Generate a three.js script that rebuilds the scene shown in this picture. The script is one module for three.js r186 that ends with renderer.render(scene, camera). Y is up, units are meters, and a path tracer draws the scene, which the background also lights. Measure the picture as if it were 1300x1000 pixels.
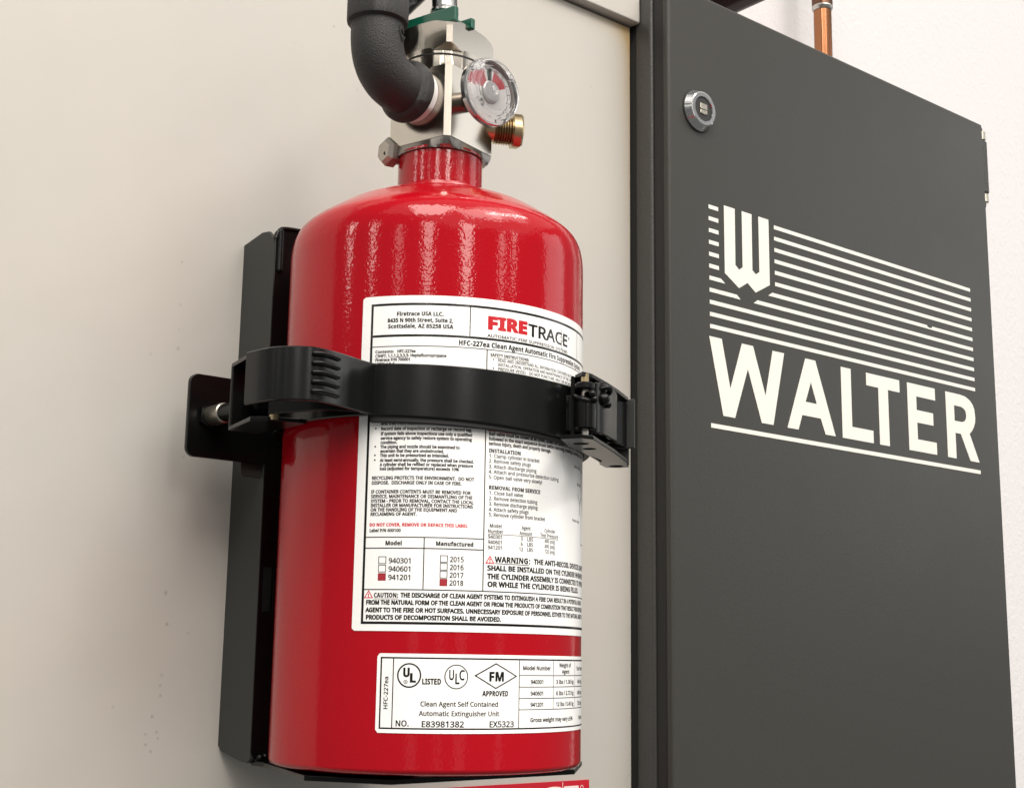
import * as THREE from 'three';
import { RoundedBoxGeometry } from 'three/addons/geometries/RoundedBoxGeometry.js';
import { mergeGeometries, mergeVertices, toCreasedNormals } from 'three/addons/utils/BufferGeometryUtils.js';
import { RectAreaLightUniformsLib } from 'three/addons/lights/RectAreaLightUniformsLib.js';
import { Brush, Evaluator, INTERSECTION } from 'three-bvh-csg';

// ------------------------------------------------------------------ camera, light, exposure
const scene = new THREE.Scene();
const camera = new THREE.PerspectiveCamera(2 * Math.atan(500 / 1758.73) * 180 / Math.PI, 1024 / 787, 0.01, 60);
camera.rotation.order = 'YXZ';
camera.rotation.set(0.19012, -0.694644, 0.014598);
camera.position.set(-0.48001, -0.154217, 0.647737);
scene.add(camera);

const renderer = new THREE.WebGLRenderer({ antialias: true });
renderer.setSize(1024, 787);
renderer.toneMapping = THREE.LinearToneMapping;
renderer.toneMappingExposure = 0.9;
renderer.shadowMap.enabled = true;
RectAreaLightUniformsLib.init();

scene.background = new THREE.Color(0.22, 0.218, 0.213);   // the rest of the workshop, evenly lit and out of sight
const D2R = Math.PI / 180;
// ceiling luminaires: rectangular, facing down, turned so that their length runs along the given azimuth
function ceilingLamp(x, y, z, w, l, az, radiance, color = 0xfff8f0) {
  const L = new THREE.RectAreaLight(color, radiance, w, l);
  L.name = 'ceiling_lamp';
  L.position.set(x, y, z);
  L.rotation.order = 'YXZ';
  L.rotation.set(-Math.PI / 2, az * D2R, 0);
  scene.add(L);
}
ceilingLamp(1.5, 3.3, 2.8, 2.4, 2.8, 30, 3.6, 0xfffaf4);
ceilingLamp(1.45, 3.1, 2.5, 0.3, 2.4, 120, 22, 0xfffaf4);    // nearest fittings, right of the bottle
ceilingLamp(-2.2, 3.2, 2.3, 1.8, 2.6, -45, 12.5);      // fitting on the left
ceilingLamp(0.1, 3.2, 3.6, 2.4, 2.4, 0, 7.6);         // fitting behind the camera
ceilingLamp(0.2, 3.4, 4.2, 9, 8, 0, 0.85);           // the white ceiling they light up
for (const [az, w] of [[-47, .55], [-28, .3], [-13, .7], [16, .45]]) {   // pale doors and windows at the far end, seen only as faint upright reflections
  const L = new THREE.RectAreaLight(0xfff8f2, .5, w, 2.6); L.name = 'far_window';
  L.position.set(6 * Math.sin(az * D2R), -.9, 6 * Math.cos(az * D2R)); L.lookAt(0, -.9, 0); scene.add(L);
}
{ // bright open bay of the workshop far to the right
  const L = new THREE.RectAreaLight(0xffffff, 1.8, 2.0, 2.2); L.name = 'bay_light';
  L.position.set(4.4, 1.3, 2.0); L.lookAt(0, .1, 0); scene.add(L);
}
for (const [az, w, d, l, r] of [[-107, .26, 5.6, 3.4, 11], [-87, .28, 5.6, 3.6, 10], [-66, .5, 6.5, 3.0, 3.2], [-44, .72, 6, 3.8, 8], [-15, .8, 6, 4, 10], [13, .5, 6.5, 2.2, 5], [23, .22, 6, 3, 8]])
  ceilingLamp(d * Math.sin(az * D2R), 2.05, d * Math.cos(az * D2R), w, l, az, 1.25 * r);

// ------------------------------------------------------------------ helpers
let seed = 20240611;
const rnd = () => { seed = (seed + 0x6d2b79f5) | 0; let t = Math.imul(seed ^ (seed >>> 15), 1 | seed); t = (t + Math.imul(t ^ (t >>> 7), 61 | t)) ^ t; return ((t ^ (t >>> 14)) >>> 0) / 4294967296; };
const taken = new Map();
function numbered(n) { const k = taken.get(n) ?? 0; taken.set(n, k + 1); return k ? n + '_' + String(k).padStart(3, '0') : n; }
function thing(name, label, category, p = [0, 0, 0], group) {
  const o = new THREE.Group(); o.name = numbered(name); o.position.set(...p); o.userData = { label, category };
  if (group) o.userData.group = group;
  scene.add(o); return o;
}
// geometry is written in world coordinates; a part is put under its thing with the thing's own place taken off
function part(name, geo, mat, parent, label) {
  const m = new THREE.Mesh(geo, mat); m.name = name; m.castShadow = m.receiveShadow = true;
  let top = parent; while (top.parent && top.parent !== scene) top = top.parent;
  if (parent === top) m.position.copy(top.position).negate();
  if (label) m.userData.label = label;
  parent.add(m); return m;
}
const merge = (list) => mergeGeometries(list.map((g) => (g.index ? g.toNonIndexed() : g)).map((g) => { const c = new THREE.BufferGeometry(); for (const k of ['position', 'normal', 'uv']) c.setAttribute(k, g.attributes[k]); return c; }));
function box(x0, x1, y0, y1, z0, z1, r = 0.001, seg = 2) {
  const g = new RoundedBoxGeometry(x1 - x0, y1 - y0, z1 - z0, seg, r);
  return g.translate((x0 + x1) / 2, (y0 + y1) / 2, (z0 + z1) / 2);
}
function planarUV(g, kx, ky, sx = 1, sy = 1, ox = 0, oy = 0) {   // uv in metres from two of the axes
  const p = g.attributes.position, uv = new Float32Array(p.count * 2), get = [(i) => p.getX(i), (i) => p.getY(i), (i) => p.getZ(i)];
  for (let i = 0; i < p.count; i++) { uv[2 * i] = (get[kx](i) - ox) * sx; uv[2 * i + 1] = (get[ky](i) - oy) * sy; }
  g.setAttribute('uv', new THREE.BufferAttribute(uv, 2)); return g;
}
function cyl(r, p0, p1, seg = 32, r2 = r, bevel = 0) {   // solid round bar between two points, with small chamfers
  const a = new THREE.Vector3(...p0), b = new THREE.Vector3(...p1), h = a.distanceTo(b);
  const pts = [[0, 0]];
  if (bevel) pts.push([r - bevel, 0], [r, bevel], [r2, h - bevel], [r2 - bevel, h]); else pts.push([r, 0], [r2, h]);
  pts.push([0, h]);
  const g = toCreasedNormals(new THREE.LatheGeometry(pts.map((q) => new THREE.Vector2(...q)), seg), 0.6);
  g.applyQuaternion(new THREE.Quaternion().setFromUnitVectors(new THREE.Vector3(0, 1, 0), b.clone().sub(a).normalize()));
  return g.translate(a.x, a.y, a.z);
}
function lathe(pts, seg = 96, crease = 0.5) { return toCreasedNormals(new THREE.LatheGeometry(pts.map((q) => new THREE.Vector2(q[0], q[1])), seg), crease); }
// a polygon in plan (x, z) raised to a plate between two heights
function plate(poly, y0, y1, holes = [], bevel = 0.0004) {
  const s = new THREE.Shape(poly.map(([x, z]) => new THREE.Vector2(x, -z)));
  for (const [x, z, r] of holes) { const h = new THREE.Path(); h.absarc(x, -z, r, 0, 2 * Math.PI, true); s.holes.push(h); }
  const g = new THREE.ExtrudeGeometry(s, { depth: y1 - y0 - 2 * bevel, bevelEnabled: true, bevelThickness: bevel, bevelSize: bevel, bevelOffset: -bevel, bevelSegments: 2, curveSegments: 24 });
  return g.rotateX(-Math.PI / 2).translate(0, y0 + bevel, 0);
}
// a polygon in (x, y) given thickness along z
function slab(poly, z0, z1, holes = [], bevel = 0.0003) {
  const s = new THREE.Shape(poly.map(([x, y]) => new THREE.Vector2(x, y)));
  for (const h of holes) s.holes.push(new THREE.Path(h.map(([x, y]) => new THREE.Vector2(x, y))));
  const g = bevel ? new THREE.ExtrudeGeometry(s, { depth: z1 - z0 - 2 * bevel, bevelEnabled: true, bevelThickness: bevel, bevelSize: bevel, bevelOffset: -bevel, bevelSegments: 2, curveSegments: 12 })
    : new THREE.ExtrudeGeometry(s, { depth: z1 - z0, bevelEnabled: false });
  return g.translate(0, 0, z0 + bevel);
}
// rounded rectangle outline
function rrect(x0, x1, y0, y1, r, n = 6) {
  const out = [];
  for (const [cx, cy, a0] of [[x1 - r, y0 + r, -90], [x1 - r, y1 - r, 0], [x0 + r, y1 - r, 90], [x0 + r, y0 + r, 180]])
    for (let i = 0; i <= n; i++) { const a = (a0 + 90 * i / n) * D2R; out.push([cx + r * Math.cos(a), cy + r * Math.sin(a)]); }
  return out;
}
// a flat bar standing on edge that follows a plan curve; the curve is its outer face, t its thickness towards the other side
function strip(points, lo, hi, t, flip = 1, e = 0.0006) {
  const P = points.map(([x, z]) => new THREE.Vector2(x, z)), n = P.length, pos = [], nor = [], uv = [];
  const N = P.map((p, i) => { const d = P[Math.min(i + 1, n - 1)].clone().sub(P[Math.max(i - 1, 0)]).normalize(); return new THREE.Vector2(d.y * flip, -d.x * flip); });
  const f = (v, i) => (typeof v === 'function' ? v(i / (n - 1)) : v);
  let run = 0; const S = P.map((p, i) => (run += i ? p.distanceTo(P[i - 1]) : 0));
  const ring = P.map((p, i) => {   // chamfered section: [x, y, z, nx, ny, nz]
    const y0 = f(lo, i), y1 = f(hi, i), o = (k) => [p.x - N[i].x * k, p.y - N[i].y * k];
    const [a, b, c, d] = [o(0), o(e), o(t - e), o(t)];
    return [[a, y0 + e], [a, y1 - e], [b, y1], [c, y1], [d, y1 - e], [d, y0 + e], [c, y0], [b, y0]].map(([q, y]) => [q[0], y, q[1]]);
  });
  const q3 = (A, B, C, D, na, nb, u) => { for (const [v, k, w] of [[A, na, u[0]], [B, nb, u[1]], [C, nb, u[2]], [A, na, u[0]], [C, nb, u[2]], [D, na, u[3]]]) { pos.push(...v); nor.push(...k); uv.push(...w); } };
  for (let i = 0; i < n - 1; i++) for (let k = 0; k < 8; k++) {
    const l = (k + 1) % 8, A = ring[i][k], B = ring[i + 1][k], C = ring[i + 1][l], D = ring[i][l];
    const dir = (j) => { const s = [[1, 0], [.707, .707], [0, 1], [-.707, .707], [-1, 0], [-.707, -.707], [0, -1], [.707, -.707]][k]; return [N[j].x * s[0], s[1], N[j].y * s[0]]; };
    const U = [[S[i], A[1]], [S[i + 1], B[1]], [S[i + 1], C[1]], [S[i], D[1]]];
    q3(A, B, C, D, dir(i), dir(i + 1), U);
  }
  for (const [i, s] of [[0, -1], [n - 1, 1]]) {
    const j = i ? n - 2 : 1, d = P[i].clone().sub(P[j]).normalize();
    for (let k = 1; k < 7; k++) for (const v of [ring[i][0], ring[i][k], ring[i][k + 1]]) { pos.push(...v); nor.push(d.x, 0, d.y); uv.push(v[0], v[1]); }
  }
  for (let t = 0; t < pos.length; t += 9) {   // wind every face the way its normals look
    const v = (k) => new THREE.Vector3(pos[t + 3 * k], pos[t + 3 * k + 1], pos[t + 3 * k + 2]), f = v(1).sub(v(0)).cross(v(2).sub(v(0)));
    if (f.x * nor[t] + f.y * nor[t + 1] + f.z * nor[t + 2] < 0) {
      for (const [list, w] of [[pos, 3], [nor, 3], [uv, 2]]) for (let k = 0; k < w; k++) { const i = t / 3 * w + w + k, j = i + w, m = list[i]; list[i] = list[j]; list[j] = m; }
    }
  }
  const g = new THREE.BufferGeometry();
  g.setAttribute('position', new THREE.Float32BufferAttribute(pos, 3)); g.setAttribute('normal', new THREE.Float32BufferAttribute(nor, 3)); g.setAttribute('uv', new THREE.Float32BufferAttribute(uv, 2));
  return g;
}
const smooth = (pts, n) => new THREE.SplineCurve(pts.map((p) => new THREE.Vector2(...p))).getPoints(n).map((v) => [v.x, v.y]);
const arcXZ = (r, a0, a1, n) => Array.from({ length: n + 1 }, (_, i) => { const a = (a0 + (a1 - a0) * i / n) * D2R; return [r * Math.sin(a), r * Math.cos(a)]; });

// ------------------------------------------------------------------ textures
function noiseField(n, layers) {   // tileable value noise; layers of [cells, weight]
  const out = new Float32Array(n * n);
  for (const [c, w] of layers) {
    const g = Float32Array.from({ length: c * c }, rnd);
    for (let y = 0; y < n; y++) for (let x = 0; x < n; x++) {
      const fx = x / n * c, fy = y / n * c, ix = Math.floor(fx), iy = Math.floor(fy), sx = fx - ix, sy = fy - iy, u = sx * sx * (3 - 2 * sx), v = sy * sy * (3 - 2 * sy);
      const a = g[iy * c + ix], b = g[iy * c + (ix + 1) % c], d = g[((iy + 1) % c) * c + ix], e = g[((iy + 1) % c) * c + (ix + 1) % c];
      out[y * n + x] += w * (a + (b - a) * u + (d - a) * v + (a - b - d + e) * u * v);
    }
  }
  const tot = layers.reduce((s, l) => s + l[1], 0);
  return out.map((v) => v / tot);
}
function tex(data, w, h, floats = true) {
  const t = new THREE.DataTexture(data, w, h, THREE.RGBAFormat, floats ? THREE.FloatType : THREE.UnsignedByteType);
  t.wrapS = t.wrapT = THREE.RepeatWrapping; t.magFilter = THREE.LinearFilter; t.needsUpdate = true; return t;
}
function grey(field, n, lo = 0, hi = 1) { const d = new Float32Array(n * n * 4); field.forEach((v, i) => { const k = lo + (hi - lo) * v; d[4 * i] = d[4 * i + 1] = d[4 * i + 2] = k; d[4 * i + 3] = 1; }); return tex(d, n, n); }
const rep = (t, metres) => { const c = t.clone(); c.repeat.set(1 / metres, 1 / metres); c.needsUpdate = true; return c; };
const peelF = noiseField(512, [[26, .55], [52, 1], [96, .45]]);
const wrinkleF = noiseField(512, [[60, .7], [110, 1], [200, .4]]);
const fineF = noiseField(512, [[128, 1], [256, .8]]);
const blotF = noiseField(256, [[4, 1], [9, .7], [20, .45], [60, .25]]);
const peel = grey(peelF, 512), wrinkle = grey(wrinkleF, 512), fine = grey(fineF, 512), blotRough = grey(blotF, 256, .75, 1.0);
const wallF = noiseField(512, [[22, 1], [45, .9], [90, .5]]).map((v) => Math.min(1, Math.max(0, (v - .42) * 3.2)));
const wallBump = grey(wallF, 512);

// ------------------------------------------------------------------ materials
const std = (o) => new THREE.MeshStandardMaterial(o), phy = (o) => new THREE.MeshPhysicalMaterial(o);
const C = (r, g, b) => new THREE.Color().setRGB(r, g, b);
const M = {
  red: phy({ color: C(.40, .003, .010), roughness: .09, specularIntensity: .72, bumpMap: rep(peel, .055), bumpScale: 6.5e-5 }),
  redNeck: phy({ color: C(.35, .0035, .010), roughness: .1, bumpMap: rep(peel, .05), bumpScale: 9e-5 }),
  blackGloss: phy({ color: C(.0032, .0034, .0034), roughness: .28, specularIntensity: .5, roughnessMap: rep(blotRough, .2), bumpMap: rep(peel, .05), bumpScale: 1.5e-5 }),
  blackSatin: phy({ color: C(.005, .0055, .0055), roughness: .27, specularIntensity: .8, roughnessMap: rep(blotRough, .3), bumpMap: rep(wrinkle, .12), bumpScale: 1e-5 }),
  channelGrey: std({ color: C(.026, .028, .026), roughness: .55, bumpMap: rep(wrinkle, .15), bumpScale: 1e-5 }),
  rubber: std({ color: C(.012, .012, .012), roughness: .6 }),
  iron: std({ color: C(.034, .033, .033), roughness: .66, metalness: .25, roughnessMap: rep(blotRough, .03), bumpMap: rep(wrinkle, .042), bumpScale: 3.2e-4 }),
  steel: std({ color: C(.52, .48, .42), roughness: .19, metalness: 1, bumpMap: rep(fine, .03), bumpScale: 2e-6 }),
  steelDark: std({ color: C(.5, .47, .43), roughness: .32, metalness: 1, bumpMap: rep(fine, .03), bumpScale: 5e-6 }),
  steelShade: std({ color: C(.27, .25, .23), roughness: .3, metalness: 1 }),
  steelRough: std({ color: C(.52, .49, .44), roughness: .5, metalness: 1 }),
  zinc: std({ color: C(.55, .52, .44), roughness: .3, metalness: 1, bumpMap: rep(fine, .02), bumpScale: 6e-6 }),
  chrome: std({ color: C(.55, .55, .55), roughness: .18, metalness: 1 }),
  brass: std({ color: C(.52, .42, .25), roughness: .32, metalness: 1 }),
  tape: std({ color: C(.82, .80, .78), roughness: .55, bumpMap: rep(fine, .02), bumpScale: 3e-5 }),
  green: phy({ color: C(.002, .085, .05), roughness: .28, clearcoat: .5, clearcoatRoughness: .1 }),
  whitePlastic: std({ color: C(.8, .8, .79), roughness: .35 }),
  clear: phy({ color: C(1, 1, 1), roughness: .03, transmission: 1, thickness: .003, ior: 1.49 }),
  door: phy({ color: C(.047, .046, .0415), roughness: .45, specularIntensity: .55, roughnessMap: rep(blotRough, .5), bumpMap: rep(wrinkle, .11), bumpScale: 6.5e-5 }),
  doorEdge: std({ color: C(.05, .05, .047), roughness: .34, bumpMap: rep(wrinkle, .13), bumpScale: 2.2e-4 }),
  logo: std({ color: C(.80, .785, .72), roughness: .5 }),
  copper: std({ color: C(.36, .155, .075), roughness: .26, metalness: 1, roughnessMap: rep(blotRough, .06) }),
  copperDark: std({ color: C(.16, .085, .055), roughness: .35, metalness: 1 }),
  solder: std({ color: C(.6, .58, .54), roughness: .35, metalness: 1 }),
  maroon: std({ color: C(.045, .010, .010), roughness: .5 }),
  wall: std({ color: C(.77, .745, .745), roughness: .8, bumpMap: rep(wallBump, .16), bumpScale: 2.6e-4 }),
  dark: std({ color: C(.02, .02, .019), roughness: .7 }),
};

// ------------------------------------------------------------------ the setting: white wall far behind, beige machine panel
const PANEL_Z = -0.131;
{
  const w = new THREE.Mesh(planarUV(box(.0, 4.2, -1.2, 2.4, -0.5, -0.42, .002), 0, 1), M.wall);
  w.name = 'wall'; w.userData.kind = 'structure'; w.receiveShadow = true; scene.add(w);
}
{
  // colour of the beige enamel over the part of the panel round the bracket: faint smudges, specks of dirt, a rust bloom in the top corner
  const n = 1024, X0 = -0.4, X1 = 0.2935, Y0 = -0.32, Y1 = 0.3735, d = new Float32Array(n * n * 4);
  const dots = [[.0007, .2805, 1.1, .5], [-.1032, .0884, .8, .45], [-.1025, .061, .9, .4], [-.1025, .0448, .7, .35], [-.1023, .0328, 1.3, .5], [-.0942, -.0341, 1.0, .4], [-.0842, -.1409, .9, .4], [-.1293, -.1842, 1, .35], [-.1202, .0265, 1.2, .25], [.2478, .3072, 1, .4],
    [-.1006, -.1175, 1.7, .45], [-.0985, -.136, 1.1, .7], [-.1, -.166, 1, .45], [-.1005, -.172, .9, .55], [-.1, -.178, 1.1, .5], [-.1045, -.19, 1.2, .55], [-.101, -.199, .9, .6], [-.108, -.2, .8, .5], [-.1075, -.206, 1, .55], [-.104, -.21, .8, .6], [-.1, -.2025, .7, .6]];
  for (let i = 0; i < 14; i++) dots.push([X0 + rnd() * (X1 - X0), Y0 + rnd() * (Y1 - Y0), .5 + rnd() * .5, .12 + rnd() * .2]);
  for (let y = 0; y < n; y++) for (let x = 0; x < n; x++) {
    const px = X0 + (x + .5) / n * (X1 - X0), py = Y0 + (y + .5) / n * (Y1 - Y0);
    const b = blotF[((y >> 2) % 256) * 256 + (x >> 2) % 256] - .5, b2 = blotF[((y >> 2) + 90) % 256 * 256 + ((x >> 2) + 40) % 256] - .5;
    let c = [.515 + .065 * b + .03 * b2, .494 + .06 * b, .450 + .055 * b - .02 * b2];
    const e = X1 - px, t = Y1 - py, stain = Math.exp(-e / .008) * Math.exp(-t / .11) * (.6 + .9 * (b + .5)) * .75 + Math.exp(-(t / .010)) * Math.exp(-e / .03) * .75;
    const mix = Math.min(1, stain * 1.7);
    c = [c[0] * (1 - mix) + .42 * mix, c[1] * (1 - mix) + .30 * mix, c[2] * (1 - mix) + .15 * mix];
    const o = (y * n + x) * 4; d[o] = c[0]; d[o + 1] = c[1]; d[o + 2] = c[2]; d[o + 3] = 1;
  }
  const s = n / (X1 - X0);
  for (const [px, py, r, k] of dots) {
    const cx = (px - X0) * s, cy = (py - Y0) * s, R = r * s * .001 * .8;
    for (let y = Math.floor(cy - R - 1); y <= cy + R + 1; y++) for (let x = Math.floor(cx - R - 1); x <= cx + R + 1; x++) {
      if (x < 0 || y < 0 || x >= n || y >= n) continue;
      const a = .8 * k * Math.max(0, 1 - Math.hypot(x - cx, (y - cy) * .9) / (R + .5)); const o = (y * n + x) * 4;
      d[o] *= 1 - a; d[o + 1] *= 1 - a * 1.02; d[o + 2] *= 1 - a * 1.05;
    }
  }
  const map = tex(d, n, n); map.wrapS = map.wrapT = THREE.ClampToEdgeWrapping; map.repeat.set(1 / (X1 - X0), 1 / (Y1 - Y0)); map.offset.set(-X0 / (X1 - X0), -Y0 / (Y1 - Y0));
  const mat = std({ map, roughness: .5, bumpMap: rep(wrinkle, .3), bumpScale: 2e-5 });
  const mat2 = std({ color: C(.525, .50, .455), roughness: .45, bumpMap: rep(wrinkle, .3), bumpScale: 2e-5 });
  const p = thing('machine_panel', 'large beige painted machine side panel behind the red extinguisher', 'panel', [-.02, -.9, PANEL_Z]);
  part('lower_sheet', planarUV(box(-.33, .2935, -.9, .3735, -.156, PANEL_Z, .0012), 0, 1), mat, p);
  part('upper_sheet', planarUV(box(-.33, .2968, .3752, .75, -.156, -.1225, .0015), 0, 1), mat2, p);
  part('machine_frame', box(-.328, .2955, -.9, .75, -.3, -.1575, .001), M.dark, p);
}

// ------------------------------------------------------------------ grey cabinet with its door, lock, hinge and logo
const DZ = -0.091;
{
  const cab = thing('electrical_cabinet', 'tall dark grey cabinet with white WALTER lettering on its door', 'cabinet', [.53, -.6, -.25]);
  const body = merge([box(.2985, .766, -.6, .4, -.42, -.127, .002), box(.297, .768, -.6, .402, -.130, -.1098, .0028, 4)]);
  part('cabinet_body', planarUV(body, 2, 1), M.doorEdge, cab);
  const dg = box(.2972, .7712, -.6, .4035, -.0985, DZ, .0030, 5);
  { // side faces take their grain from the depth
    const p = dg.attributes.position, nn = dg.attributes.normal, uv = dg.attributes.uv;
    for (let i = 0; i < p.count; i++) { const side = Math.abs(nn.getX(i)) > .7; uv.setXY(i, side ? p.getZ(i) : p.getX(i), p.getY(i)); }
  }
  const door = part('door', dg, M.door, cab);
  part('door_gasket', box(.2992, .768, -.6, .4005, -.1092, -.0986, .0008), M.rubber, door);
  // lock
  const lx = .3328, ly = .2972;
  const ring = lathe([[.0001, 0], [.0178, 0], [.0178, .0012], [.0172, .0022], [.0148, .0062], [.0138, .0066], [.0108, .0066], [.0104, .0058], [.0104, .003], [.0001, .003]], 64, .35).rotateX(Math.PI / 2).translate(lx, ly, DZ + .0002);
  part('lock_ring', ring, M.chrome, door);
  part('lock_core', cyl(.0103, [lx, ly, DZ + .002], [lx, ly, DZ + .0058], 40, .0103, .0004), M.dark, door);
  part('lock_insert', merge([box(lx - .0042, lx + .0042, ly - .0046, ly + .0046, DZ + .004, DZ + .0068, .0006), box(lx - .0042, lx + .0036, ly - .0009, ly + .0004, DZ + .006, DZ + .0074, .0003)]), M.zinc, door);
  part('lock_gasket', lathe([[.0001, 0], [.0186, 0], [.0186, .0006], [.0001, .0006]], 64).rotateX(Math.PI / 2).translate(lx, ly, DZ + .0001), M.rubber, door);
  // hinge on the far edge
  const h = part('hinge', merge([box(.772, .7835, .3305, .389, -.1055, -.0935, .0025, 3), box(.766, .774, .326, .394, -.1125, -.1095, .0006)]), M.doorEdge, cab);
  for (const y of [.389, .3205]) part('hinge_knuckle', cyl(.0052, [.7782, y, -.0985], [.7782, y + .0098, -.0985], 24, .0052, .0008), M.zinc, h);
  for (const y of [.3985, .3165]) part('hinge_pin', cyl(.0036, [.7776, y, -.0995], [.7776, y + .0042, -.0995], 20), M.dark, h);

  // printed mark: stripes, emblem and letters, in millimetres on the door
  const mm = (poly) => poly.map(([x, y]) => [x / 1000, y / 1000]);
  const ink = (name, poly, holes = []) => part(name, slab(mm(poly), DZ + .00005, DZ + .0003, holes.map(mm), 0), M.logo, door);
  const pitch = (218.7 - 117.1) / 10, th = 3.4;
  for (let i = 0; i < 11; i++) {
    const y = 218.6 - i * pitch, r = 731.4;
    if (i === 5) { ink('logo_stripe', [[344, y - th], [355.8, y - th], [355.8, y], [344, y]]); ink('logo_stripe', [[427.5, y - th], [r, y - th], [r, y], [661.9, y], [661.2, y - 1.7], [657, y - 2.1], [653.6, y - 1.2], [653.2, y], [427.5, y]]); }
    else if (i < 6) { ink('logo_stripe', [[344, y - th], [355.8, y - th], [355.8, y], [344, y]]); ink('logo_stripe', [[427.5, y - th], [r, y - th], [r, y], [427.5, y]]); }
    else if (i === 6) { ink('logo_stripe', [[344, y - th], [363.2, y - th], [358, y], [344, y]]); ink('logo_stripe', [[418.2, y - th], [r, y - th], [r, y], [423.4, y]]); }
    else if (i === 7) { ink('logo_stripe', [[344, y - th], [382, y - th], [377.6, y], [344, y]]); ink('logo_stripe', [[398.9, y - th], [r, y - th], [r, y], [403.8, y]]); }
    else ink('logo_stripe', [[344, y - th], [r, y - th], [r, y], [344, y]]);
  }
  ink('logo_stripe', [[343.8, 31.5], [734.2, 31.5], [734.2, 35.1], [343.8, 35.1]]);
  ink('logo_emblem', [[363, 222], [376.6, 222], [376.3, 173], [380.9, 169.6], [385.5, 172.7], [385.5, 222], [398.1, 222], [397.9, 172.7], [402.2, 169.8], [407, 172.7], [407, 222], [420.3, 222], [420.3, 163.7], [401.6, 153.7], [391.2, 160.2], [380.5, 153.7], [363, 163.4]]);
  const T = 106.7, B = 42.8;
  ink('logo_letter', [[342.8, T], [357.9, T], [367.6, 66.4], [382.9, T], [396.9, T], [411.8, 66.4], [422.1, T], [437.3, T], [421.2, B], [406.3, B], [389.8, 86.1], [372.8, B], [358.6, B]]);
  ink('logo_letter', [[465.9, T], [479.6, T], [505.5, B], [491.4, B], [485.1, 56.1], [459.8, 56.1], [454.3, B], [439.7, B]], [[[472.7, 86.6], [480.2, 68.3], [464.8, 68.3]]]);
  ink('logo_letter', [[515.6, T], [530, T], [529.8, 54.2], [561, 54.2], [561, B], [515.6, B]]);
  ink('logo_letter', [[552.7, T], [603.7, T], [603.7, 95.1], [585.4, 95.1], [585.4, B], [570.6, B], [570.6, 95.1], [552.7, 95.1]]);
  ink('logo_letter', [[616, T], [661.2, T], [661.2, 95.1], [630.1, 95.1], [630.1, 82.1], [656.7, 82.1], [656.7, 70.2], [630.2, 70.2], [630.2, 54.3], [660.8, 54.3], [660.8, B], [616, B]]);
  ink('logo_letter', [[679, T], [704, T], [713, 106], [720.9, 103.2], [725.6, 99.6], [728.3, 95], [729.4, 87.1], [728.6, 82], [726.2, 77.3], [722.6, 73], [718, 69.6], [733.2, B], [717.4, B], [702.6, 67.8], [693.4, 67.8], [693.4, B], [679, B]],
    [[[692.9, 94.8], [705.2, 94.7], [710.2, 93.3], [712.9, 90.6], [713.6, 87], [712.7, 83.4], [710, 80.9], [705.2, 79.7], [692.9, 79.7]]]);
}

// ------------------------------------------------------------------ pipes on the wall above the cabinet
{
  const p = thing('copper_pipe', 'bright copper water pipe rising behind the top of the grey cabinet', 'pipe', [.875, .3, -.37]);
  part('tube', cyl(.0113, [.875, .3, -.37], [.877, .668, -.37], 40), M.copper, p);
  part('coupling', cyl(.0131, [.877, .6735, -.37], [.878, .78, -.37], 40, .0131, .0012), M.copperDark, p);
  part('solder_ring', lathe([[.0112, -.003], [.0126, -.0015], [.0134, .001], [.0126, .004], [.0112, .004]], 40).translate(.877, .672, -.37), M.solder, p);
  const q = thing('maroon_pipe', 'dark maroon painted pipe end above the cabinet top edge', 'pipe', [.556, .553, -.42]);
  part('tube', cyl(.034, [.556, .553, -.4199], [.556, .553, -.12], 40, .034, .001), M.maroon, q);
}

// ------------------------------------------------------------------ red extinguisher
const R = .0875;
const ext = thing('fire_extinguisher', 'red fire extinguisher bottle with white instruction labels, clamped upright in the black bracket', 'fire extinguisher', [0, -.2125, 0]);
{
  const shoulder = new THREE.SplineCurve([[R, .0725], [.0873, .0785], [.0862, .0855], [.0835, .0918], [.0785, .0967], [.070, .1025], [.058, .1098], [.042, .1164], [.031, .1189], [.0272, .1199]].map((q) => new THREE.Vector2(...q))).getPoints(48).map((v) => [v.x, v.y]);
  const prof = [[.0001, -.208], [.07, -.2105], [.0835, -.2119], [.0866, -.2108], [R, -.2085]];
  for (let i = 1; i < 12; i++) prof.push([R, -.2085 + (.0725 + .2085) * i / 12]);
  prof.push(...shoulder, [.0262, .1212], [.0257, .124]);
  let s = 0; const seg = 160, g = new THREE.LatheGeometry(prof.map((q) => new THREE.Vector2(...q)), seg, Math.PI), uv = g.attributes.uv, p = g.attributes.position;
  const acc = prof.map((q, i) => (s += i ? Math.hypot(q[0] - prof[i - 1][0], q[1] - prof[i - 1][1]) : 0));
  for (let i = 0; i <= seg; i++) for (let j = 0; j < prof.length; j++) uv.setXY(i * prof.length + j, i / seg * .525, acc[j]);
  part('cylinder_body', g, M.red, ext);
  const neck = new THREE.CylinderGeometry(.0257, .0257, .0245, 96, 1).translate(0, .1338, 0);
  for (let i = 0; i < neck.attributes.uv.count; i++) neck.attributes.uv.setXY(i, neck.attributes.uv.getX(i) * .18, neck.attributes.uv.getY(i) * .0245);
  part('neck', neck, M.redNeck, ext);
}
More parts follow.
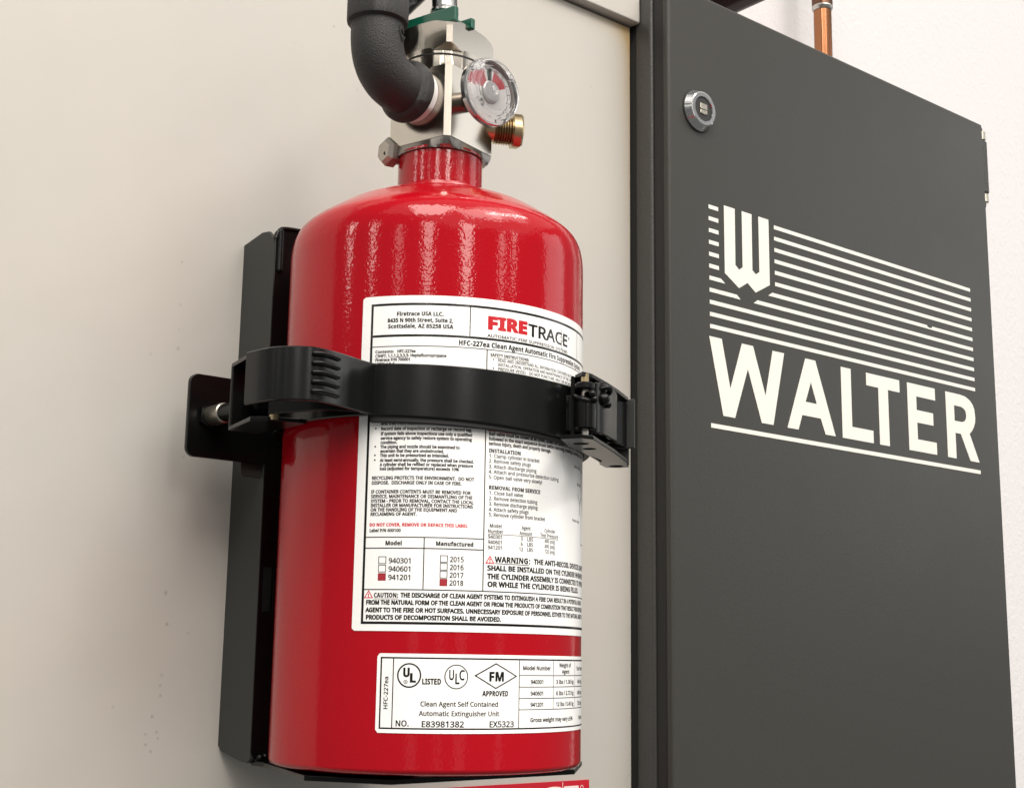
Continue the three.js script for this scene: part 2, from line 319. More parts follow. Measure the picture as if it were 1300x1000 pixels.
// bent sticker: mm widths on the bottle
function sticker(a0deg, wmm, ytop, hmm, rmm, lift = .00022) {
  const n = 160, rr = R + lift, pos = [], nor = [], uv = [], idx = [];
  for (let i = 0; i <= n; i++) {
    const s = wmm * i / n, a = a0deg * D2R + s / 1000 / rr, e = Math.min(s, wmm - s), cut = e < rmm ? rmm - Math.sqrt(rmm * rmm - (rmm - e) ** 2) : 0;
    for (const v of [cut, hmm - cut]) { pos.push(rr * Math.sin(a), ytop - v / 1000, rr * Math.cos(a)); nor.push(Math.sin(a), 0, Math.cos(a)); uv.push(s / wmm, 1 - v / hmm); }
    if (i) idx.push(2 * i - 2, 2 * i - 1, 2 * i + 1, 2 * i - 2, 2 * i + 1, 2 * i);
  }
  const g = new THREE.BufferGeometry();
  g.setAttribute('position', new THREE.Float32BufferAttribute(pos, 3)); g.setAttribute('normal', new THREE.Float32BufferAttribute(nor, 3)); g.setAttribute('uv', new THREE.Float32BufferAttribute(uv, 2)); g.setIndex(idx);
  return g;
}
function canvasFor(wmm, hmm, k) {
  const cv = document.createElement('canvas'); cv.width = Math.round(wmm * k); cv.height = Math.round(hmm * k);
  const c = cv.getContext('2d'); c.fillStyle = '#fbfbf9'; c.fillRect(0, 0, cv.width, cv.height);
  const K = '#121212', RD = '#c3202a';
  return {
    cv, c, K, RD,
    line(x0, y0, x1, y1, w, col = K) { c.strokeStyle = col; c.lineWidth = w * k; c.beginPath(); c.moveTo(x0 * k, y0 * k); c.lineTo(x1 * k, y1 * k); c.stroke(); },
    rect(x0, y0, x1, y1, w, col = K, fill) { if (fill) { c.fillStyle = fill; c.fillRect(x0 * k, y0 * k, (x1 - x0) * k, (y1 - y0) * k); } if (w) { c.strokeStyle = col; c.lineWidth = w * k; c.strokeRect(x0 * k, y0 * k, (x1 - x0) * k, (y1 - y0) * k); } },
    circle(x, y, r, w, col = K) { c.strokeStyle = col; c.lineWidth = w * k; c.beginPath(); c.arc(x * k, y * k, r * k, 0, 7); c.stroke(); },
    poly(pts, w, col = K, fill) { c.beginPath(); pts.forEach(([x, y], i) => (i ? c.lineTo(x * k, y * k) : c.moveTo(x * k, y * k))); c.closePath(); if (fill) { c.fillStyle = fill; c.fill(); } if (w) { c.strokeStyle = col; c.lineWidth = w * k; c.stroke(); } },
    text(s, x, y, width, cap, o = {}) {   // left edge and baseline in mm, fitted to a width
      c.save(); c.translate(x * k, y * k); if (o.turn) c.rotate(o.turn * D2R);
      c.font = (o.bold ? 'bold ' : '') + (cap / .714 * k).toFixed(2) + 'px ' + (o.font ?? 'sans-serif');
      const m = c.measureText(s).width; c.fillStyle = o.col ?? K;
      c.scale(width ? width * k / m : 1, 1); c.fillText(s, 0, 0);
      { c.strokeStyle = o.col ?? K; c.lineJoin = 'round'; c.lineWidth = ((o.heavy ?? 0) + cap * .075) * k; c.strokeText(s, 0, 0); }
      c.restore(); return width || m / k;
    },
  };
}
function labelTexture(cv) { const t = new THREE.CanvasTexture(cv); t.colorSpace = THREE.SRGBColorSpace; t.anisotropy = 8; return t; }
function labelMaterial(cv, wmm, hmm) {
  const bump = peel.clone(); bump.repeat.set(wmm / 62, hmm / 62); bump.needsUpdate = true;
  return phy({ map: labelTexture(cv), roughness: .24, bumpMap: bump, bumpScale: 8e-5 });
}
{
  const W = 246, H = 177, L = canvasFor(W, H, 8.3), { K, RD } = L;
  const X2 = W - 5;
  // frame
  L.rect(5.8, 4.8, X2, 172.9, 1.3);
  L.line(59.3, 4.8, 59.3, 22, .55); L.line(5.8, 22, X2, 22, 1.3); L.line(144, 4.8, 144, 22, .5);
  const ad = { bold: true };
  L.text('Firetrace USA LLC.', 19.6, 11.2, 25.4, 2.1, ad); L.text('8435 N 90th Street, Suite 2,', 14.6, 14.6, 35.6, 2.1, ad); L.text('Scottsdale, AZ 85258 USA', 15, 17.9, 35.2, 2.1, ad);
  L.text('FIRE', 68.8, 16.4, 25.4, 6.8, { bold: true, col: RD, heavy: .35 }); L.text('TRACE', 94.8, 17, 35, 6.6); L.text('®', 130.3, 12.4, 1.8, 1.4);
  L.line(122.6, 7.8, 122.6, 19.5, .3); L.circle(122.6, 13.8, 1.5, .25);
  L.text('AUTOMATIC FIRE SUPPRESSION SYSTEMS', 69.1, 20.9, 60.5, 1.75);
  L.text('HFC-227ea Clean Agent Automatic Fire Suppression System', 53.2, 26.6, 98, 2.75, { bold: true });
  L.line(5.8, 27.8, X2, 27.8, .45);
  L.line(69.1, 27.8, 69.1, 156, .55);
  const s1 = { heavy: .1 };
  L.text('Contents:', 8.2, 31.4, 10.6, 1.5, { bold: true }); L.text('HFC-227ea', 20.5, 31.4, 10, 1.5, s1);
  L.text('C3HF7, 1,1,1,2,3,3,3- Heptafluoropropane', 8.3, 33.6, 38.6, 1.5, s1); L.text('Firetrace P/N 700001', 8.3, 35.8, 19.6, 1.5, s1); L.text('MSDS 4 & 6', 8.3, 38.1, 11, 1.5, s1);
  L.text('SAFETY INSTRUCTIONS:', 71, 31.2, 24.6, 1.6, { bold: true }); L.line(71, 31.8, 95.6, 31.8, .2);
  L.text('•', 72.4, 33.9, 0, 2); L.text('READ AND UNDERSTAND ALL INFORMATION CONTAINED ON THIS LABEL PRIOR TO', 75.5, 33.8, 78, 1.65);
  L.text('INSTALLATION, OPERATION AND MAINTENANCE OF THE UNIT.', 75.5, 36.3, 62, 1.65);
  L.text('•', 72.4, 38.8, 0, 2); L.text('PRESSURE VESSEL - DO NOT PUNCTURE, HEAT OR INCINERATE.', 75.5, 38.7, 64, 1.65);
  // below the strap, left column
  const bl = [['and free from obstructions.', 70, 27], ['Record date of inspection or recharge on record tag.', 73, 48.7, 1], ['If system fails above inspections use only a qualified', 75.6, 48.8], ['service agency to safely restore system to operating', 78, 48.6], ['condition.', 80.3, 9.2],
    ['The piping and nozzle should be examined to', 82.6, 42.2, 1], ['ascertain that they are unobstructed.', 84.9, 34], ['This unit to be pressurized as intended.', 87.2, 36.6, 1], ['At least semi-annually, the pressure shall be checked.', 89.7, 50, 1], ['A cylinder shall be refilled or replaced when pressure', 92, 49.6], ['loss (adjusted for temperature) exceeds 10%', 94.2, 42]];
  for (const [s, y, w, dot] of bl) { L.text(s, 12.9, y, w, 1.62, { heavy: .12 }); if (dot) L.text('•', 9.4, y, 0, 2.2); }
  for (const [s, y, w] of [['RECYCLING PROTECTS THE ENVIRONMENT.  DO NOT', 99, 54.6], ['DISPOSE.  DISCHARGE ONLY IN CASE OF FIRE.', 101.5, 48]]) L.text(s, 8.6, y, w, 1.72, s1);
  for (const [s, y, w] of [['IF CONTAINER CONTENTS MUST BE REMOVED FOR', 106.2, 52.9], ['SERVICE, MAINTENANCE OR DISMANTLING OF THE', 108.6, 54], ['SYSTEM - PRIOR TO REMOVAL, CONTACT THE LOCAL', 111, 54.6], ['INSTALLER OR MANUFACTURER FOR INSTRUCTIONS', 113.3, 54.4], ['ON THE HANDLING OF THE EQUIPMENT AND', 115.6, 46], ['RECLAIMING OF AGENT.', 117.9, 25]]) L.text(s, 8.5, y, w, 1.72, s1);
  L.text('DO NOT COVER, REMOVE OR DEFACE THIS LABEL', 8.2, 123.5, 52, 1.75, { bold: true, col: RD }); L.text('Label P/N 600100', 8.3, 126.4, 17, 1.6, s1);
  // model and year table
  L.line(5.8, 129.1, 69.1, 129.1, .5); L.line(5.8, 134.8, 69.1, 134.8, .55); L.line(37.7, 129.1, 37.7, 156, .5);
  L.text('Model', 17.2, 133.2, 9, 2.2, { bold: true }); L.text('Manufactured', 43.6, 133.2, 20, 2.2, { bold: true });
  [['940301', 142.5], ['940601', 146.8], ['941201', 151.1]].forEach(([s, y], i) => { L.rect(14, y - 3.3, 17.9, y + .2, .35, i === 2 ? '#7c1620' : K, i === 2 ? '#a8323c' : null); L.text(s, 19.3, y, 12.3, 2.6); });
  [['2015', 141.5], ['2016', 145.5], ['2017', 149.5], ['2018', 153.5]].forEach(([s, y], i) => { L.rect(46.3, y - 3.2, 49.9, y + .2, .35, i === 3 ? '#7c1620' : K, i === 3 ? '#a8323c' : null); L.text(s, 51.2, y, 7.4, 2.6); });
  // right column
  L.poly([[70.8, 71.7], [73, 68.2], [75.2, 71.7]], .4, RD); L.text('!', 72.6, 71.4, 0, 2, { bold: true, col: RD }); L.text('DANGER', 76.2, 71.6, 15.6, 2.6, { bold: true, col: '#a01822' }); L.line(76, 72.2, 92, 72.2, .25, RD);
  L.text('Ball valve in the closed position before handling the cylinder assembly', 97, 71.6, 62, 1.6, { bold: true });
  for (const [s, y, w] of [['Ball valve must be closed at all times, unless the system is in service. Procedures must be', 74.1, 90], ['followed in the exact sequence shown before removing, installing or servicing to prevent', 76.7, 89], ['serious injury, death and property damage.', 79.3, 42.4]]) L.text(s, 71, y, w, 1.65, s1);
  L.text('INSTALLATION', 71.1, 83.2, 19.6, 1.95, { bold: true });
  [['Clamp cylinder in bracket', 85.9, 32.7], ['Remove safety plugs', 88.7, 26.5], ['Attach discharge piping', 91.6, 30.5], ['Attach and pressurize detection tubing', 94.4, 49.6], ['Open ball valve very slowly!', 97.2, 35]].forEach(([s, y, w], i) => L.text(`${i + 1}. ${s}`, 71.2, y, w, 1.95));
  L.text('REMOVAL FROM SERVICE', 71.4, 102.8, 33.4, 1.95, { bold: true });
  [['Close ball valve', 105.6, 20.9], ['Remove detection tubing', 108.5, 31], ['Remove discharge piping', 111.3, 31.3], ['Attach safety plugs', 114.2, 24.8], ['Remove cylinder from bracket', 117, 37.2]].forEach(([s, y, w], i) => L.text(`${i + 1}. ${s}`, 71.6, y, w, 1.95));
  L.text('Model', 72.2, 122.7, 7.2, 1.9); L.text('Number', 71.3, 125.6, 9, 1.9); L.text('Agent', 91.9, 122.7, 6, 1.9); L.text('Amount', 90.5, 125.6, 8.6, 1.9); L.text('Cylinder', 108.4, 122.9, 9.5, 1.9); L.text('Test Pressure', 105.2, 125.6, 15.5, 1.9);
  L.line(71.3, 126.2, 121, 126.2, .25);
  [['940301', '3', '480 psig', 128.6], ['940601', '6', '480 psig', 131.4], ['941201', '12', '720 psig', 134.1]].forEach(([a, b, d, y]) => { L.text(a, 71.4, y, 8.7, 1.8); L.text(b, b === '12' ? 90.2 : 91.3, y, 0, 1.8); L.text('LBS', 95.5, y, 4.4, 1.8); L.text(d, 108.6, y, 9, 1.8); });
  // valve sketch beyond the list
  L.text('Detection Tubing', 140, 84, 14, 1.5); L.text('Ball Valve', 146, 93.5, 9, 1.5); L.line(148, 98, 152, 104, .7); L.line(152, 104, 156, 99, .7); L.line(152, 104, 152, 110, .9); L.text('Pressure Gauge', 138, 114.5, 13, 1.5); L.rect(156, 84, 176, 126, .4); L.circle(166, 104, 5, .5);
  L.poly([[70.6, 141.4], [72.8, 137.8], [75, 141.4]], .5, RD); L.text('!', 72.4, 141, 0, 2, { bold: true, col: RD });
  L.text('WARNING', 75.6, 140.7, 21, 2.9, { bold: true }); L.line(75.6, 141.4, 97, 141.4, .4); L.text(':', 97, 140.7, 0, 2.9, { bold: true });
  const wa = { heavy: .22 };
  L.text('THE ANTI-RECOIL DEVICES (SAFETY PLUGS)', 100.6, 140.5, 80, 2.45, wa); L.text('SHALL BE INSTALLED ON THE CYLINDER WHENEVER', 71.4, 145.1, 92, 2.45, wa); L.text('THE CYLINDER ASSEMBLY IS CONNECTED TO PIPING', 71.5, 149.4, 93, 2.45, wa); L.text('OR WHILE THE CYLINDER IS BEING FILLED.', 71.6, 153.6, 78, 2.45, wa);
  L.line(5.8, 156, X2, 156, .55);
  L.poly([[6.8, 160.2], [9, 156.7], [11.2, 160.2]], .45, RD); L.text('!', 8.6, 159.8, 0, 1.9, { bold: true, col: RD });
  L.text('CAUTION', 11.9, 160, 12.3, 2.25, { bold: true }); L.line(11.9, 160.7, 25.2, 160.7, .25); L.text(':', 24.2, 160, 0, 2.25, { bold: true });
  L.text('THE DISCHARGE OF CLEAN AGENT SYSTEMS TO EXTINGUISH A FIRE CAN RESULT IN A POTENTIAL HAZARD', 26.3, 159.9, 132, 2.25, wa);
  L.text('FROM THE NATURAL FORM OF THE CLEAN AGENT OR FROM THE PRODUCTS OF COMBUSTION THAT RESULT FROM EXPOSURE', 7.7, 163.7, 155, 2.25, wa);
  L.text('AGENT TO THE FIRE OR HOT SURFACES. UNNECESSARY EXPOSURE OF PERSONNEL EITHER TO THE NATURAL AGENT OR', 7.7, 167.5, 155, 2.25, wa);
  L.text('PRODUCTS OF DECOMPOSITION SHALL BE AVOIDED.', 7.8, 171.3, 72, 2.25, wa);
  part('instruction_label', sticker(-63.4, W, .0368, H, 1.2), labelMaterial(L.cv, W, H), ext, 'large white printed instruction label round the red bottle');
}
{
  const W = 190, H = 39.5, L = canvasFor(W, H, 10), { K } = L;
  L.rect(2.2, 2.2, W - 3, 37.2, .75); L.line(8.6, 2.2, 8.6, 37.2, .5); L.line(76.5, 2.2, 76.5, 37.2, .45);
  L.text('HFC-227ea', 6.1, 28, 16.5, 2.1, { turn: -90 });
  L.circle(16.8, 10.9, 5.8, .75); L.text('U', 13.4, 11.6, 4, 4.4, { bold: true }); L.text('L', 16.8, 14.3, 3.6, 4.4, { bold: true }); L.circle(15.1, 14.1, .9, .22); L.text('R', 14.7, 14.6, .8, 1, {});
  L.text('LISTED', 23.3, 15.2, 9.9, 2.8, { bold: true });
  L.circle(40.9, 11.3, 5.9, .5); L.text('U', 36.9, 12.8, 3.1, 4.8); L.text('L', 40, 14.8, 2.6, 5); L.text('C', 42.3, 12.8, 3, 4.8);
  L.poly([[50.9, 10.6], [62.3, 4.5], [74.6, 10.7], [62.3, 16.9]], .6); L.text('FM', 58.2, 13.3, 9.2, 4.6, { bold: true }); L.text('APPROVED', 54.9, 20.8, 14.9, 2.6, { bold: true });
  L.text('Clean Agent Self Contained', 22.8, 26.1, 41.2, 2.3); L.text('Automatic Extinguisher Unit', 22.3, 30.8, 42.2, 2.3);
  L.text('NO.', 10.3, 36.1, 7.2, 2.9); L.text('E83981382', 23.5, 36.3, 22, 2.9); L.text('EX5323', 58.8, 36.3, 14.8, 2.9);
  for (const y of [10.3, 16.2, 22, 27.7]) L.line(76.5, y, 187, y, .4);
  for (const x of [102.3, 128.5, 156]) L.line(x, 2.2, x, 27.7, .4);
  const t = { heavy: .08 };
  L.text('Model Number', 78.8, 7.5, 21, 2, t); L.text('Weight of', 108, 5.9, 14, 2, t); L.text('Agent', 111, 9.2, 9, 2, t); L.text('Test Pressure', 132, 7.5, 20, 2, t);
  [['940301', '3 lbs / 1.36 kg', '480 psig', 14.6], ['940601', '6 lbs / 2.72 kg', '480 psig', 20.5], ['941201', '12 lbs / 5.45 kg', '720 psig', 26.2]].forEach(([a, b, d, y]) => { L.text(a, 84.2, y, 10, 2, t); L.text(b, 105, y, 21.5, 2, t); L.text(d, 134, y, 14, 2, t); });
  L.text('Gross weight may vary ±5%', 84.2, 34, 41, 2, t); L.text('Patents pending', 137, 34, 24, 2, t);
  part('approval_label', sticker(-53.6, W, -.1514, H, 1.6), labelMaterial(L.cv, W, H), ext, 'small white approval label near the bottom of the bottle');
}

// ------------------------------------------------------------------ valve head: geometry in its own axes, turned 15 degrees
const VT = 15 * D2R;
const turn = (g) => g.rotateY(VT);
const ev = new Evaluator(); ev.useGroups = false;
function squareBar(a, prof) {   // square bar whose ends and corners were turned on a lathe
  const ys = prof.map((p) => p[1]), b = new Brush(new THREE.BoxGeometry(2 * a, Math.max(...ys) - Math.min(...ys) + .01, 2 * a).translate(0, (Math.max(...ys) + Math.min(...ys)) / 2, 0)), l = new Brush(new THREE.LatheGeometry([[0, ys[0]], ...prof, [0, ys.at(-1)]].map((q) => new THREE.Vector2(q[0], q[1])), 128));
  b.updateMatrixWorld(); l.updateMatrixWorld();
  const r = ev.evaluate(b, l, INTERSECTION).geometry;
  for (const k of Object.keys(r.attributes)) if (!['position', 'normal', 'uv'].includes(k)) r.deleteAttribute(k);
  return toCreasedNormals(r, .35);
}
const pv = (name, g, m, parent = ext, label) => part(name, turn(g), m, parent, label);
{
  const a = .0235;
  const k = .0031, oct = [[a, a - k], [a - k, a], [k - a, a], [-a, a - k], [-a, k - a], [k - a, -a], [a - k, -a], [a, k - a]];
  pv('valve_body', toCreasedNormals(plate(oct, .1495, .1952, [], .0003), .2), M.steel);
  { // underside: turned from the square down to the round seat on the neck
    const n = 96, pos = [], idx = [], rows = [[1, .1494], [.985, .1478], [.6, .1452], [.08, .1437], [0, .1437]], octR = (t) => { const c = Math.abs(Math.cos(t)), d = Math.abs(Math.sin(t)); return Math.min(a / Math.max(c, d), (2 * a - k) / (c + d)) - .00015; };
    rows.forEach(([f, y], j) => { for (let i = 0; i < n; i++) { const t = i / n * 2 * Math.PI, r = j === 4 ? .0256 : .0272 + (octR(t) - .0272) * f; pos.push(r * Math.sin(t), y, r * Math.cos(t)); if (j) idx.push((j - 1) * n + i, j * n + i, j * n + (i + 1) % n, (j - 1) * n + i, j * n + (i + 1) % n, (j - 1) * n + (i + 1) % n); } });
    const g = new THREE.BufferGeometry(); g.setAttribute('position', new THREE.Float32BufferAttribute(pos, 3)); g.setAttribute('uv', new THREE.Float32BufferAttribute(pos.filter((_, i) => i % 3 !== 1), 2)); g.setIndex(idx); g.computeVertexNormals();
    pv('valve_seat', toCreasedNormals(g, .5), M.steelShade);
  }
  pv('valve_collar', lathe([[.02, .194], [.0252, .194], [.0254, .2028], [.0246, .2032], [.0246, .2038], [.0254, .2042], [.0254, .2075], [.02, .2075]], 96), M.steel);
  pv('seal_ring', new THREE.TorusGeometry(.0248, .0006, 10, 96).rotateX(Math.PI / 2).translate(0, .2035, 0), M.rubber);
  pv('valve_cap', squareBar(a, [[.0245, .2065], [.0265, .2062], [.0314, .2088], [.0314, .2197], [.0300, .2224], [.0262, .2248], [.022, .2256]]), M.steel);
  // lever of the ball valve: green channel with two flanges
  pv('valve_lever', merge([box(-.0192, -.0154, .2236, .2334, -.055, .0236, .0009, 3), box(-.0155, -.004, .2258, .2276, -.055, .0206, .0006), box(-.0058, -.002, .2232, .2302, -.055, .0262, .0009, 3)]), M.green);
  pv('fitting_sleeve', cyl(.0062, [0, .226, 0], [0, .2425, 0], 32, .0062, .0006), M.whitePlastic);
  pv('tube_fitting', lathe([[.0001, .2405], [.0082, .2405], [.0090, .2412], [.0090, .2428], [.0082, .2442], [.0080, .252], [.0074, .2528], [.0080, .2536], [.0080, .285], [.0001, .285]], 48), M.chrome);
  // brass plug
  const pa = (62 - 15) * D2R, u = new THREE.Vector3(Math.sin(pa), 0, Math.cos(pa)), at = (d) => [u.x * d, .1685, u.z * d];
  const th = [cyl(.0079, at(.02), at(.0445), 40)];
  for (let i = 0; i < 7; i++) { const d = .0325 + i * .0016; th.push(cyl(.0078, at(d), at(d + .0008), 40, .0091), cyl(.0091, at(d + .0008), at(d + .0016), 40, .0078)); }
  const plug = pv('port_plug', merge(th), M.brass);
  const hexP = cyl(.0001, at(0), at(.001), 6);
  const hg = new THREE.CylinderGeometry(.0114, .0114, .0048, 6).rotateY(Math.PI / 6), hc = new THREE.CylinderGeometry(.0103, .0114, .0012, 6).rotateY(Math.PI / 6).translate(0, .0030, 0);
  const hex = merge([hg, hc]); hex.applyQuaternion(new THREE.Quaternion().setFromUnitVectors(new THREE.Vector3(0, 1, 0), u)).translate(...at(.0466));
  pv('plug_head', hex, M.brass, plug);
  // hexagon plug at the back left with a small cross hole
  const q = new THREE.Vector3(-.96, -.05, -.28).normalize(), c0 = new THREE.Vector3(-.0150, .1485, -.0205);
  const sp = (d) => [c0.x + q.x * d, c0.y, c0.z + q.z * d];
  const hx = merge([new THREE.CylinderGeometry(.0088, .0088, .0060, 6), new THREE.CylinderGeometry(.0064, .0088, .0024, 6).translate(0, .0042, 0)]).applyQuaternion(new THREE.Quaternion().setFromUnitVectors(new THREE.Vector3(0, 1, 0), q)).translate(...sp(.0062));
  const sf = pv('side_plug', merge([cyl(.006, sp(-.006), sp(.004), 24), toCreasedNormals(hx, .3)]), M.steelRough);
  pv('cross_hole', cyl(.0012, [sp(.0112)[0] + .0004, .1462, sp(.0112)[2] + .0018], [sp(.0112)[0] - .0009, .1462, sp(.0112)[2] + .0018], 16), M.dark, sf);
  // pressure gauge
  const gy = .1762, gz = .0378, ga = 3 * D2R - VT, gv = (n, g, m, p) => pv(n, g.rotateY(ga), m, p), G = (pts, m, n, p, cr) => gv(n, lathe(pts, 72, cr).rotateX(Math.PI / 2).translate(0, gy, gz), m, p);
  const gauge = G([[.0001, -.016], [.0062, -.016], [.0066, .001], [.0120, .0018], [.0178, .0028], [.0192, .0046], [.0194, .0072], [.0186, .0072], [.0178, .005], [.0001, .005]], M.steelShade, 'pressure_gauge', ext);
  { // dial face: red sectors above, pale field below
    const cv = document.createElement('canvas'); cv.width = cv.height = 256; const c = cv.getContext('2d'); c.fillStyle = '#e6e3e1'; c.fillRect(0, 0, 256, 256);
    const sec = (a0, a1, col) => { c.fillStyle = col; c.beginPath(); c.moveTo(128, 128); c.arc(128, 128, 104, a0 * D2R, a1 * D2R); c.arc(128, 128, 46, a1 * D2R, a0 * D2R, true); c.closePath(); c.fill(); };
    c.strokeStyle = '#444'; c.lineWidth = 3; c.beginPath(); c.arc(128, 128, 108, 0, 7); c.stroke();
    sec(-162, -112, '#bd5a62'); sec(-76, -26, '#b8323e'); sec(-100, -84, '#4f5a54');
    c.fillStyle = '#333'; for (let i = 0; i < 13; i++) { const t = (-210 + i * 20) * D2R; c.save(); c.translate(128 + 112 * Math.cos(t), 128 + 112 * Math.sin(t)); c.rotate(t); c.fillRect(-7, -1.5, 14, 3); c.restore(); }
    const d = new THREE.CircleGeometry(.0176, 64).translate(0, gy, gz + .00525);
    gv('gauge_dial', d, std({ map: labelTexture(cv), roughness: .45 }), gauge);
    gv('gauge_needle', box(-.0008, .0008, gy - .002, gy + .0150, gz + .0060, gz + .0065, .0002).translate(-.0003, 0, 0), std({ color: C(.03, .03, .03), roughness: .4 }), gauge);
    gv('gauge_hub', cyl(.0068, [0, gy, gz + .0054], [0, gy, gz + .0078], 40, .0066, .0006), std({ color: C(.62, .60, .60), roughness: .35, metalness: .5 }), gauge);
    G([[.0001, .0094], [.0118, .0094], [.0136, .0108], [.0150, .0110], [.0176, .0106], [.0188, .0092], [.0190, .0066], [.0195, .0066], [.02, .0074], [.0198, .0098], [.0186, .0118], [.0168, .0128], [.0140, .0126], [.0118, .0112], [.0075, .0112], [.0050, .0113], [.0001, .0112]], M.clear, 'gauge_lens', gauge, .9);
    G([[.0187, .0030], [.0204, .0034], [.0206, .0066], [.0200, .0076], [.0194, .0074], [.0194, .0050], [.0187, .0030]], M.chrome, 'gauge_bezel', gauge, .6);
    const boss = G([[.0001, .0113], [.0028, .0113], [.0024, .0118], [.0001, .0119]], M.clear, 'lens_boss', gauge, .9);
  }
}

// ------------------------------------------------------------------ discharge pipe elbow screwed into the left face of the valve
{
  const el = thing('pipe_elbow', 'black cast-iron pipe elbow screwed into left side of the valve', 'pipe elbow', [-.04, .178, 0]);
  const Y = .178, rb = .0154;
  const cpath = new THREE.CurvePath();
  cpath.add(new THREE.LineCurve3(new THREE.Vector3(-.0315, Y, 0), new THREE.Vector3(-.0385, Y, 0)));
  cpath.add(new THREE.QuadraticBezierCurve3(new THREE.Vector3(-.0385, Y, 0), new THREE.Vector3(-.0623, Y, 0), new THREE.Vector3(-.0623, Y + .025, 0)));
  cpath.add(new THREE.LineCurve3(new THREE.Vector3(-.0623, Y + .025, 0), new THREE.Vector3(-.0623, .224, 0)));
  const tube = new THREE.TubeGeometry(cpath, 60, rb, 40);
  for (let i = 0; i < tube.attributes.uv.count; i++) tube.attributes.uv.setXY(i, tube.attributes.uv.getX(i) * .1, tube.attributes.uv.getY(i) * .1);
  const low = lathe([[.0148, 0], [.0170, .0002], [.0182, .0011], [.0188, .0028], [.0187, .0064], [.0176, .0088], [.0152, .0104]], 56, .7);
  low.rotateZ(Math.PI / 2).translate(-.0292, Y, 0);
  const collar = lathe([[.0150, .2085], [.0166, .2090], [.0177, .2098], [.0180, .2112], [.0180, .2265], [.0172, .2282], [.012, .2285], [.012, .22]], 56, .7).translate(-.0623, 0, 0);
  const scale = (g, k) => { for (let i = 0; i < g.attributes.uv.count; i++) g.attributes.uv.setXY(i, g.attributes.uv.getX(i) * k, g.attributes.uv.getY(i) * .03); return g; };
  part('elbow_body', turn(tube), M.iron, el); part('end_band', turn(scale(low, .1)), M.iron, el); part('top_band', turn(scale(collar, .1)), M.iron, el);
  // cast mark: a raised lozenge on the flank of the bend
  const seam = merge([[0, 0, .0005, .0052, .55], [.0028, -.0018, .0004, .0040, -.5], [-.001, .0044, .0004, .0034, -.5], [.002, .0026, .0004, .0034, .55]].map(([dx, dy, w, l, t]) => new RoundedBoxGeometry(w * 2.2, l, .0016, 2, .0004).rotateZ(t).translate(dx, dy, 0)));
  seam.translate(-.0592, .2005, .0150);
  part('cast_mark', turn(seam), M.iron, el);
  const tape = lathe([[.012, 0], [.0158, .0005], [.0160, .003], [.0156, .0055], [.012, .006]], 48, .7).rotateZ(Math.PI / 2).translate(-.0232, Y, 0);
  part('nipple', turn(cyl(.0135, [-.036, Y, 0], [-.0225, Y, 0], 40)), M.steelDark, el); part('thread_tape', turn(tape), M.tape, el);
  const hose = thing('black_hose', 'black hose passing behind the top of the pipe elbow', 'hose', [-.03, .22, -.03]);
  part('hose_wall', new THREE.TubeGeometry(new THREE.CatmullRomCurve3([[-.046, .2215, -.016], [-.0423, .2251, -.010], [-.0311, .2381, -.010], [-.015, .2572, -.010], [.0041, .2778, -.010]].map((v) => new THREE.Vector3(...v))), 30, .009, 20), M.blackSatin, hose);
}

